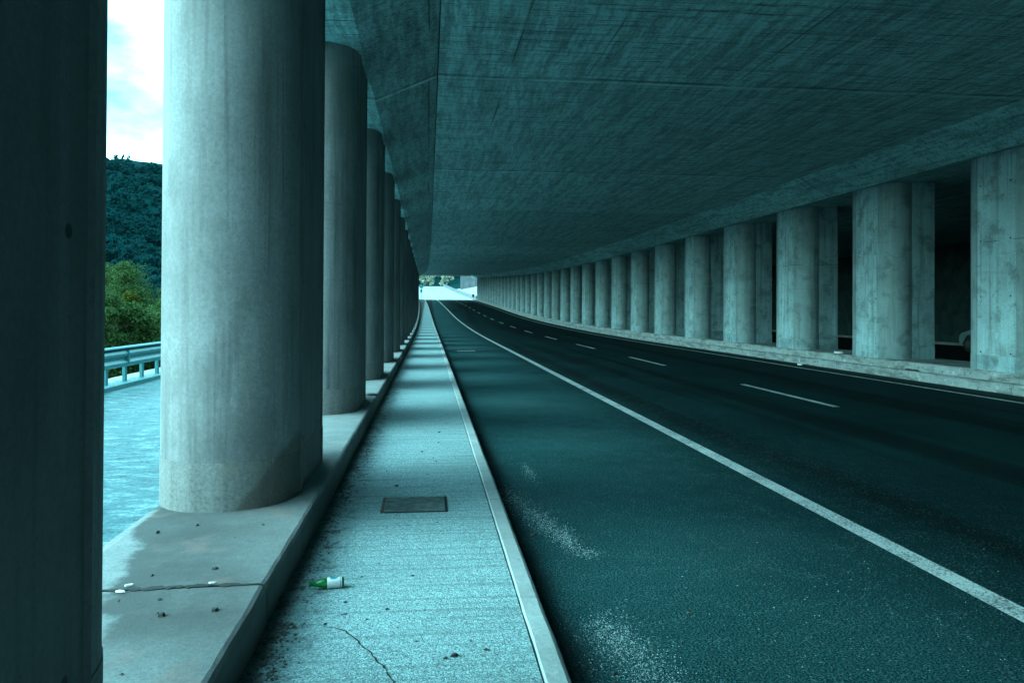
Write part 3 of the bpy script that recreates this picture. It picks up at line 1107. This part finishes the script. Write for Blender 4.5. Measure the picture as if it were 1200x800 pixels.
pts = []
while len(pts) < 2600:
    y = 60 + 330 * random.random()
    ang = 0.17 + 0.42 * random.random()
    x = -y * ang + s(min(y, 260))
    if x < -27:
        pts.append((x, y))
o = forest('hillside_wood', pts, 0.6, 40, M['leaf_far'], 5, 4.0, 6.5)
tag(o, 'dense teal wood covering the hillside beyond the left opening', 'wood')

# hillside beyond the far mouth
pts = []
while len(pts) < 420:
    x, y = -28 + 70 * random.random(), 264 + 100 * random.random() ** 1.5
    pts.append((x, y))
o = forest('far_scrub', pts, 0.9, 16, M['leaf_dry'], 9, 1.5, 4.5)
tag(o, 'dry scrub on the slope seen through the far mouth', 'scrub')

# ------------------------------------------------------------------ beyond the far mouth
# retaining wall right of the road
wx, wy = 9.6, 232.0
wz = terrain(wx + 6, wy)[0] + 0.2
rw = tag(empty('retaining_wall', (wx, wy, wz)), 'pale ribbed concrete wall on the bank right of the far road', 'wall')
bm = bmesh.new()
box(bm, 0, 14, 0, 0.5, -3.0, 6.0)
from_bm('panel', bm, M['pale_wall'], rw)
bm = bmesh.new()
box(bm, -0.1, 14.1, -0.1, 0.6, 6.003, 6.3)
from_bm('coping', bm, M['kerb'], rw)
for k in range(8):
    bm = bmesh.new()
    box(bm, 0.3 + 1.85 * k, 0.65 + 1.85 * k, -0.25, -0.003, -3.0, 5.9)
    from_bm('rib', bm, M['pale_wall'], rw)

# low concrete barrier along the right of the outside road
bm = bmesh.new()
sweep(bm, [(11.25, -0.1), (11.32, 0.25), (11.42, 0.8), (11.62, 0.8), (11.72, 0.25), (11.8, -0.1)], ylist(Y_END + 3, 262, 4), True, True)
tag(from_bm('barrier', bm, M['pale_wall']), 'grey concrete barrier along the right edge of the far sunlit road', 'barrier')

# road sign at the end of the walkway
sp = W(-0.15, 163.0, 0.0)
sgn = tag(empty('road_sign', sp), 'round teal sign with small plate on a thin post at the walkway end', 'sign')
bm = bmesh.new()
tube(bm, (0, 0, -0.1), (0, 0, 3.15), 0.06, 0.06, 10)
from_bm('post', bm, M['galv'], sgn)
M['sign_back'] = flat_mat('sign_back', (0.06, 0.20, 0.21), 0.5, 0.2)
bm = bmesh.new()
r = bmesh.ops.create_cone(bm, cap_ends=True, segments=28, radius1=0.45, radius2=0.45, depth=0.05)
for v in bm.verts:
    v.co = Matrix.Rotation(R_(90), 4, 'X') @ v.co + Vector((0, -0.09, 2.75))
from_bm('disc', bm, M['sign_back'], sgn)
bm = bmesh.new()
box(bm, -0.24, 0.24, -0.11, -0.07, 1.45, 2.2, 0.015)
from_bm('plate', bm, M['sign_back'], sgn)

# dark marker at the right side of the mouth
mp = W(10.75, 162.5, 0.0)
mk = tag(empty('marker_post', mp), 'small dark marker post at the right foot of the far mouth', 'marker post')
bm = bmesh.new()
tube(bm, (0, 0, -0.1), (0, 0, 0.75), 0.05, 0.05, 8)
from_bm('post', bm, M['black'], mk)
bm = bmesh.new()
box(bm, -0.2, 0.2, -0.09, -0.05, 0.55, 1.2, 0.03)
from_bm('board', bm, M['black'], mk)

# ------------------------------------------------------------------ parked car in the side hall
def make_car():
    root = tag(empty('parked_car'), 'small pale hatchback parked in the dark behind the right columns', 'car')
    body_m = flat_mat('pale_car_paint', (0.16, 0.26, 0.27), 0.3, 0, 0.04, 3, 0)
    glass = flat_mat('car_glass', (0.012, 0.016, 0.018), 0.08, 0, 0.1, 3, 0)
    red = flat_mat('tail_lamp', (0.25, 0.01, 0.01), 0.25, 0, 0.1, 3, 0)
    chrome = flat_mat('hub_metal', (0.12, 0.15, 0.15), 0.4, 0.6, 0.1, 9, 0)
    # side outline (y along the car, z up), front at -y
    low = [(-1.95, .28), (-2.0, .45), (-1.97, .62), (-1.85, .72), (-1.45, .84), (-.95, .93), (1.75, .98), (1.92, .9), (1.98, .6), (1.95, .32)]

    def arch(cy):
        return [(cy + .36 * math.cos(a), .30 + .36 * math.sin(a)) for a in [math.pi * i / 10 for i in range(11)]]
    out = low + arch(1.25) + arch(-1.48)
    bm = bmesh.new()
    halves = []
    W0, W1 = .80, .76
    for sx in (-1, 1):
        halves.append([bm.verts.new((sx * (W1 if z > .8 else W0), y, max(z, .22))) for y, z in out])
    n = len(out)
    for i in range(n):
        j = (i + 1) % n
        bm.faces.new((halves[0][i], halves[0][j], halves[1][j], halves[1][i]))
    for hv in halves:
        bm.faces.new(hv)
    bmesh.ops.triangulate(bm, faces=[f for f in bm.faces if len(f.verts) > 4])
    bo = from_bm('body', bm, body_m, root)
    # cabin
    cab = [(-.95, .93), (-.25, 1.42), (1.25, 1.45), (1.75, .99)]
    bm = bmesh.new()
    hv = []
    for sx in (-1, 1):
        hv.append([bm.verts.new((sx * (.75 if z < 1.1 else .60), y, z)) for y, z in cab])
    for i in range(4):
        j = (i + 1) % 4
        bm.faces.new((hv[0][i], hv[0][j], hv[1][j], hv[1][i]))
    for h_ in hv:
        bm.faces.new(h_)
    bmesh.ops.bevel(bm, geom=bm.edges[:], offset=.04, segments=2, affect='EDGES')
    from_bm('cabin', bm, body_m, root)
    for sx in (-1, 1):
        for y0, y1, t0, t1 in ((-.72, .28, -.22, .26), (.36, 1.42, .34, 1.14)):
            vs = [(sx * .742, y0, 1.03), (sx * .742, y1, 1.03), (sx * .632, t1, 1.36), (sx * .632, t0, 1.36)]
            vs2 = [(v[0] + sx * .03, v[1], v[2]) for v in vs]
            mesh('side_window', vs + vs2, [(3, 2, 1, 0), (4, 5, 6, 7), (0, 1, 5, 4), (1, 2, 6, 5), (2, 3, 7, 6), (3, 0, 4, 7)], glass, root)
    for y0, z0, y1, z1, nm in ((-.90, .99, -.33, 1.39, 'windscreen'), (1.72, 1.04, 1.33, 1.40, 'rear_window')):
        d = -.04 if y0 < 0 else .04
        vs = [(-.66, y0, z0), (.66, y0, z0), (.55, y1, z1), (-.55, y1, z1)]
        vs2 = [(v[0], v[1] + d, v[2] + .03) for v in vs]
        mesh(nm, vs + vs2, [(3, 2, 1, 0), (4, 5, 6, 7), (0, 1, 5, 4), (1, 2, 6, 5), (2, 3, 7, 6), (3, 0, 4, 7)], glass, root)
    for sx in (-1, 1):
        bm = bmesh.new()
        box(bm, sx * .62 - .13, sx * .62 + .13, 1.93, 2.0, .62, .88, .02)
        from_bm('tail_light', bm, red, root)
        bm = bmesh.new()
        box(bm, sx * .58 - .15, sx * .58 + .15, -2.01, -1.9, .55, .68, .02)
        from_bm('headlight', bm, chrome, root)
        for cy in (-1.48, 1.25):
            bm = bmesh.new()
            bmesh.ops.create_cone(bm, cap_ends=True, segments=28, radius1=.30, radius2=.30, depth=.19)
            bmesh.ops.bevel(bm, geom=[e for e in bm.edges if abs(e.verts[0].co.z - e.verts[1].co.z) < .01], offset=.03, segments=2, affect='EDGES')
            bmesh.ops.rotate(bm, verts=bm.verts[:], matrix=Matrix.Rotation(R_(90), 3, 'Y'))
            wh = from_bm('wheel', bm, M['black'], root)
            wh.location = (sx * .715, cy, .30)
            bm = bmesh.new()
            bmesh.ops.create_cone(bm, cap_ends=True, segments=20, radius1=.17, radius2=.12, depth=.03)
            bmesh.ops.rotate(bm, verts=bm.verts[:], matrix=Matrix.Rotation(R_(90 * sx), 3, 'Y'))
            h_ = from_bm('hub', bm, chrome, wh)
            h_.location = (sx * .105, 0, 0)
    return root


car = make_car()
car.location = (21.35, 25.8, 0.004)
car.rotation_euler = (0, 0, R_(182))

# ------------------------------------------------------------------ small things underfoot
# green bottle lying on the walkway
bot = tag(empty('bottle', (-0.505, 4.10, ZW + 0.0278), R_(86)), 'green glass bottle with a white paper label lying on the walkway', 'bottle')
bot.rotation_euler = (R_(90), 0, R_(-82))
bot.scale = (0.88, 0.88, 0.88)
Ng = NT('green_glass', 0.08)
Ng.color((0.02, 0.42, 0.10))
Ng.b.inputs['Transmission Weight'].default_value = 0.75
Ng.b.inputs['IOR'].default_value = 1.5
bm = bmesh.new()
lathe(bm, [(0.024, -0.085), (0.0295, -0.078), (0.030, -0.07), (0.030, 0.02), (0.028, 0.038), (0.020, 0.060), (0.0145, 0.080), (0.013, 0.108), (0.0155, 0.110), (0.0155, 0.118), (0.0125, 0.120)], 28)
from_bm('glass_body', bm, Ng.m, bot, True)
bm = bmesh.new()
lathe(bm, [(0.0304, -0.072), (0.0308, -0.071), (0.0308, 0.012), (0.0304, 0.013)], 28, cap=False)
lb = from_bm('label', bm, M['paper'], bot, True)
bm = bmesh.new()
lathe(bm, [(0.0309, -0.066), (0.0312, -0.0655), (0.0312, -0.0605), (0.0309, -0.060)], 28, cap=False)
from_bm('label_band', bm, flat_mat('silver_band', (0.35, 0.42, 0.44), 0.4), lb, True)
bm = bmesh.new()
pt = []
for i in range(7):
    a = R_(58 + 10 * i)
    pt.append(a)
rr = 0.0313
va = [[bm.verts.new((rr * math.cos(a), rr * math.sin(a), z)) for a in pt] for z in (-0.048, -0.040, -0.012, -0.004)]
for i in range(3):
    for j in range(6):
        if (i in (0, 2)) and j in (0, 5):
            continue
        bm.faces.new((va[i][j], va[i][j + 1], va[i + 1][j + 1], va[i + 1][j]))
from_bm('label_mark', bm, flat_mat('teal_ink', (0.02, 0.32, 0.42), 0.5), lb, True, recalc=False)

# inspection cover in the walkway
cx, cy = -0.085, 5.78
cov = tag(empty('inspection_cover', (cx, cy, ZW)), 'rectangular iron inspection cover with rusty edge set in the walkway', 'cover')
bm = bmesh.new()
box(bm, -0.222, 0.215, -0.205, 0.205, 0.002, 0.010, 0.003)
from_bm('plate', bm, M['iron'], cov)
for nm, x0, x1, mt in (('slot', 0.217, 0.232, 'gap'), ('hinge_edge', -0.250, -0.225, 'rust')):
    bm = bmesh.new()
    box(bm, x0, x1, -0.205, 0.205, 0.001, 0.006)
    from_bm(nm, bm, M[mt], cov)
bm = bmesh.new()
box(bm, -0.25, 0.232, -0.222, -0.208, 0.001, 0.005)
box(bm, -0.25, 0.232, 0.208, 0.222, 0.001, 0.005)
from_bm('frame', bm, M['gap'], cov)


def ribbon(name, pts_, w, z, mat, parent, seed=0, zf=None):
    rng = random.Random(seed)
    P = []
    for (x0, y0), (x1, y1) in zip(pts_[:-1], pts_[1:]):
        n = max(3, int(math.hypot(x1 - x0, y1 - y0) / 0.02))
        for i in range(n):
            t = i / n
            P.append((x0 + (x1 - x0) * t + rng.gauss(0, 0.004), y0 + (y1 - y0) * t + rng.gauss(0, 0.004)))
    vs, fs = [], []
    for i, (x, y) in enumerate(P):
        a, b = P[max(0, i - 1)], P[min(len(P) - 1, i + 1)]
        dx, dy = b[0] - a[0], b[1] - a[1]
        L = math.hypot(dx, dy) or 1
        ww = w * (0.35 + 0.9 * rng.random()) * min(1, 6 * min(i + 1, len(P) - i) / len(P))
        vs += [(x - dy / L * ww, y + dx / L * ww, z), (x + dy / L * ww, y - dx / L * ww, z)]
    for i in range(len(P) - 1):
        fs.append((2 * i, 2 * i + 1, 2 * i + 3, 2 * i + 2))
    if zf:
        vs = [(a_, b_, zf(a_)) for a_, b_, c_ in vs]
    return mesh(name, vs, fs, mat, parent)


plz = lambda x: ZP + 0.004 - 0.0128 * (-0.765 - x)
ribbon('crack', [(-0.77, 3.675), (-1.05, 3.685), (-1.4, 3.675), (-1.68, 3.68)], 0.020, 0, M['crack'], plinth, 8, plz)
ribbon('crack', [(-1.62, 3.20), (-1.45, 3.17), (-1.33, 3.10), (-1.2, 3.09)], 0.004, 0, M['crack'], plinth, 9, plz)
ribbon('crack', [(-0.49, 3.62), (-0.36, 3.55), (-0.28, 3.40), (-0.18, 3.20), (-0.10, 2.95), (-0.06, 2.75)], 0.004, ZW + 0.003, M['crack'], walkway, 3)
ribbon('crack', [(-0.43, 3.72), (-0.40, 3.74), (-0.36, 3.75)], 0.004, ZW + 0.003, M['crack'], walkway, 4)


def crumbs(name, spots, mat, seed, label=None, cat=None):
    """irregular little stones: (x, y, z, spread_x, spread_y, count, size)"""
    rng = np.random.default_rng(seed)
    vs, fs = [], []
    tet = np.array([(1, 0, -.5), (-.6, .8, -.5), (-.5, -.9, -.5), (.9, .7, .1), (-.9, .1, .3), (.2, -.8, .4), (0.1, .2, .7)])
    tfc = [(0, 2, 1), (0, 3, 6), (3, 1, 6), (1, 4, 6), (4, 2, 6), (2, 5, 6), (5, 0, 6), (0, 1, 3), (1, 2, 4), (2, 0, 5)]
    for x, y, z, sx, sy, n, size in spots:
        for _ in range(n):
            px, py = x + rng.normal() * sx, y + rng.normal() * sy
            sz = size * (0.35 + 1.1 * rng.random() ** 2)
            a = rng.random() * 6.28
            R = np.array([[math.cos(a), -math.sin(a), 0], [math.sin(a), math.cos(a), 0], [0, 0, .6]])
            b = len(vs)
            for q in (tet * (1 + .35 * rng.normal(size=tet.shape))) @ R.T:
                vs.append((px + q[0] * sz, py + q[1] * sz, z + .25 * sz + q[2] * sz))
            fs += [tuple(b + i for i in f) for f in tfc]
    o = mesh(name, vs, fs, mat)
    return tag(o, label, cat, kind='stuff')


# pale grit drifts on the hard shoulder
grit = []
for (x, y, sx, sy, n) in ((0.97, 7.3, .03, .22, 130), (0.70, 6.3, .05, .22, 150), (0.80, 5.85, .05, .22, 170), (0.87, 5.5, .05, .18, 220), (0.94, 5.15, .045, .16, 240), (1.03, 4.85, .05, .06, 60), (0.88, 3.62, .07, .14, 330), (0.95, 3.3, .09, .2, 420), (0.85, 3.0, .08, .15, 200), (1.6, 3.4, .5, .7, 90), (2.4, 3.6, .6, .6, 60)):
    grit.append((x, y, 0.0, sx, sy, int(n * 4.2), 0.0028))
M['grit'] = flat_mat('pale_grit', (0.36, 0.48, 0.49), 0.9, 0, 0.5, 60, 0.2)
crumbs('pale_grit', grit, M['grit'], 21, 'pale grit swept into drifts on the hard shoulder by the kerb', 'grit')
dk = []
for k in range(110):
    dk.append((-0.69 + random.uniform(-.03, .10), random.uniform(2.3, 10), ZW, .03, .10, 14, 0.006))
for k in range(36):
    dk.append((random.uniform(-.5, .4), random.uniform(2.4, 10), ZW, .02, .02, 1, 0.013))
for k in range(16):
    dk.append((random.uniform(-1.6, -.85), random.uniform(2.6, 4.9), ZP - 0.006, .02, .02, 1, 0.014))
for k in range(26):
    dk.append((random.uniform(.65, 2.6), random.uniform(2.6, 6.5), 0, .02, .02, 1, 0.010))
dk.append((0.70, 2.75, 0.0, .05, .2, 260, 0.009))
crumbs('dark_crumbs', dk, M['dark_stone'], 22, 'dark crumbs and soil scattered along the plinth foot and walkway', 'debris')
ch = [(-0.66, 3.45, ZW, .04, .12, 60, 0.010), (0.72, 2.72, 0.0, .06, .12, 60, 0.014)]
crumbs('brown_chips', ch, M['brick_chip'], 23, 'brown chips and leaf litter in the gutter by the plinth joint', 'debris')


def shard(name, x, y, z, lx, ly, lz, rz, mat, label, cat, group=None, seed=1):
    rng = random.Random(seed)
    bm = bmesh.new()
    n = 6
    ring0 = [(math.cos(6.283 * i / n) * lx / 2 * rng.uniform(.7, 1.1), math.sin(6.283 * i / n) * ly / 2 * rng.uniform(.7, 1.1)) for i in range(n)]
    a = [bm.verts.new((px, py, 0)) for px, py in ring0]
    b = [bm.verts.new((px * .9 + rng.gauss(0, .002), py * .9, lz * rng.uniform(.7, 1.15))) for px, py in ring0]
    for i in range(n):
        j = (i + 1) % n
        bm.faces.new((a[i], a[j], b[j], b[i]))
    bm.faces.new(a[::-1])
    bm.faces.new(b)
    bmesh.ops.triangulate(bm, faces=[f for f in bm.faces if len(f.verts) > 4])
    o = from_bm(name, bm, mat)
    o.location = (x, y, z)
    o.rotation_euler = (0, 0, rz)
    return tag(o, label, cat, group)


shard('stone_shard', 0.70, 2.86, 0.002, .055, .022, .012, .4, M['paper'], 'white flat shard lying in the grit by the near kerb end', 'shard', seed=2)
shard('stone_shard', 0.76, 2.90, 0.002, .022, .03, .014, .2, M['stone'], 'small upright grey shard right of the white one', 'shard', seed=3)
shard('stone_shard', 0.73, 2.70, 0.002, .10, .05, .012, -.2, M['rkerb'], 'broad broken tile piece at the bottom kerb corner', 'shard', seed=4)
shard('paper_scrap', -1.365, 3.72, ZP - 0.001, .05, .02, .006, .3, M['paper'], 'white scrap at the back lip of the plinth joint, near its outer end', 'scrap', seed=5)
shard('paper_scrap', -1.375, 3.645, ZP - 0.002, .055, .024, .006, -.3, M['paper'], 'white scrap just in front of the plinth joint', 'scrap', seed=6)
shard('paper_scrap', -0.99, 3.715, ZP - 0.001, .05, .018, .006, .1, M['paper'], 'small white scrap stuck midway along the plinth joint', 'scrap', seed=7)
shard('pebble', -1.10, 3.35, ZP - 0.004, 0.040, .034, .014, .1, M['dark_stone'], 'dark round pebble on the plinth, left one of the two', 'pebble', seed=8)
shard('pebble', -0.89, 3.38, ZP - 0.002, .036, .03, .013, .9, M['dark_stone'], 'dark pebble on the plinth nearer the walkway, right one of the two', 'pebble', seed=9)
shard('paper_scrap', 11.2, 20.0, 0.392, .16, .28, .05, .3, M['paper'], 'crumpled white litter on the right plinth between columns', 'litter', seed=10)
shard('paper_scrap', 10.55, 20.9, 0.003, .14, .2, .04, .3, M['paper'], 'white litter at the foot of the right kerb', 'litter', seed=11)
shard('rag', 10.93, 16.4, 0.202, .12, .5, .04, .1, M['black'], 'flat black rag on the low right kerb', 'rag', seed=12)
shard('dry_leaf', 0.72, 5.25, 0.004, .045, .03, .012, .4, M['rust'], 'reddish dry leaf among the grit near the kerb', 'leaf', seed=13)
# black drain cap at the foot of the second column
bm = bmesh.new()
lathe(bm, [(0.09, 0.0), (0.09, 0.012), (0.07, 0.02), (0.0001, 0.022)], 20)
dc = from_bm('drain_cap', bm, M['black'])
dc.location = (-0.82, 11.5, ZP + 0.001)
tag(dc, 'round black drain cap on the plinth behind the second column', 'drain cap')

# ------------------------------------------------------------------ sky, sun, camera
SUN_EL, SUN_AZ = 19.5, 260.0        # azimuth clockwise from +Y
w = bpy.data.worlds.new('World')
sc.world = w
w.use_nodes = True
nt = w.node_tree
bg = nt.nodes['Background']
sky = nt.nodes.new('ShaderNodeTexSky')
sky.sky_type = 'NISHITA'
sky.sun_disc = False
sky.sun_elevation = R_(SUN_EL)
sky.sun_rotation = R_(SUN_AZ)
sky.air_density = 1.0
sky.dust_density = 2.0
tc = nt.nodes.new('ShaderNodeTexCoord')
no = nt.nodes.new('ShaderNodeTexNoise')
mp_ = nt.nodes.new('ShaderNodeMapping')
mp_.inputs['Scale'].default_value = (1, 1, 2.2)
mp_.inputs['Location'].default_value = (0.35, 0.2, 0.75)
nt.links.new(tc.outputs['Generated'], mp_.inputs['Vector'])
nt.links.new(mp_.outputs[0], no.inputs['Vector'])
no.inputs['Scale'].default_value = 2.6
no.inputs['Detail'].default_value = 7
no.inputs['Roughness'].default_value = 0.55
rp = nt.nodes.new('ShaderNodeMapRange')
rp.interpolation_type = 'SMOOTHSTEP'
rp.inputs[1].default_value = 0.36
rp.inputs[2].default_value = 0.58
nt.links.new(no.outputs['Fac'], rp.inputs[0])
tint = nt.nodes.new('ShaderNodeMix')
tint.data_type = 'RGBA'
tint.blend_type = 'MULTIPLY'
tint.inputs[0].default_value = 1.0
nt.links.new(sky.outputs[0], tint.inputs[6])
tint.inputs[7].default_value = (0.40, 1.1, 1.12, 1)
mx = nt.nodes.new('ShaderNodeMix')
mx.data_type = 'RGBA'
nt.links.new(rp.outputs[0], mx.inputs[0])
nt.links.new(tint.outputs[2], mx.inputs[6])
CLOUD = 9.0
mx.inputs[7].default_value = (CLOUD * 0.46, CLOUD * 1.0, CLOUD * 1.10, 1)
nt.links.new(mx.outputs[2], bg.inputs['Color'])
bg.inputs['Strength'].default_value = 0.11

sd = bpy.data.lights.new('sun', 'SUN')
sd.energy = 1.5
sd.angle = R_(55)
sd.color = (0.50, 1.0, 1.10)
so = bpy.data.objects.new('sun', sd)
COL.objects.link(so)
az = R_(SUN_AZ)
dirv = Vector((math.sin(az) * math.cos(R_(SUN_EL)), math.cos(az) * math.cos(R_(SUN_EL)), math.sin(R_(SUN_EL))))
so.rotation_euler = (-dirv).to_track_quat('-Z', 'Y').to_euler()
so.location = dirv * 60

cd = bpy.data.cameras.new('camera')
cam = bpy.data.objects.new('camera', cd)
COL.objects.link(cam)
FPX, VX, VY = 900.0, 502.0, 362.0
cd.sensor_width = 36.0
cd.sensor_fit = 'HORIZONTAL'
cd.lens = 36.0 * FPX / 1200.0
pitch, roll = R_(0.5), R_(0.28)
yaw = -math.atan((600 - VX) / FPX)
cam.matrix_world = Matrix.Translation((0, 0, 1.56)) @ Matrix.Rotation(yaw, 4, 'Z') @ Matrix.Rotation(R_(90) + pitch, 4, 'X') @ Matrix.Rotation(roll, 4, 'Z')
cd.shift_y = -((400 - VY) + FPX * math.tan(pitch)) / 1200.0
cd.clip_end = 8000
cd.clip_start = 0.05
sc.camera = cam

sc.render.resolution_x, sc.render.resolution_y = 1024, 682
vs_ = sc.view_settings
vs_.view_transform = 'Standard'
vs_.look = 'None'
vs_.gamma = 1.0
vs_.use_curve_mapping = False
vs_.exposure = 2.3
sc.cycles.max_bounces = 10
sc.cycles.diffuse_bounces = 6
sc.cycles.use_denoising = True
sc.cycles.denoiser = 'OPENIMAGEDENOISE'
sc.cycles.denoising_input_passes = 'RGB_ALBEDO_NORMAL'
sc.cycles.denoising_prefilter = 'ACCURATE'
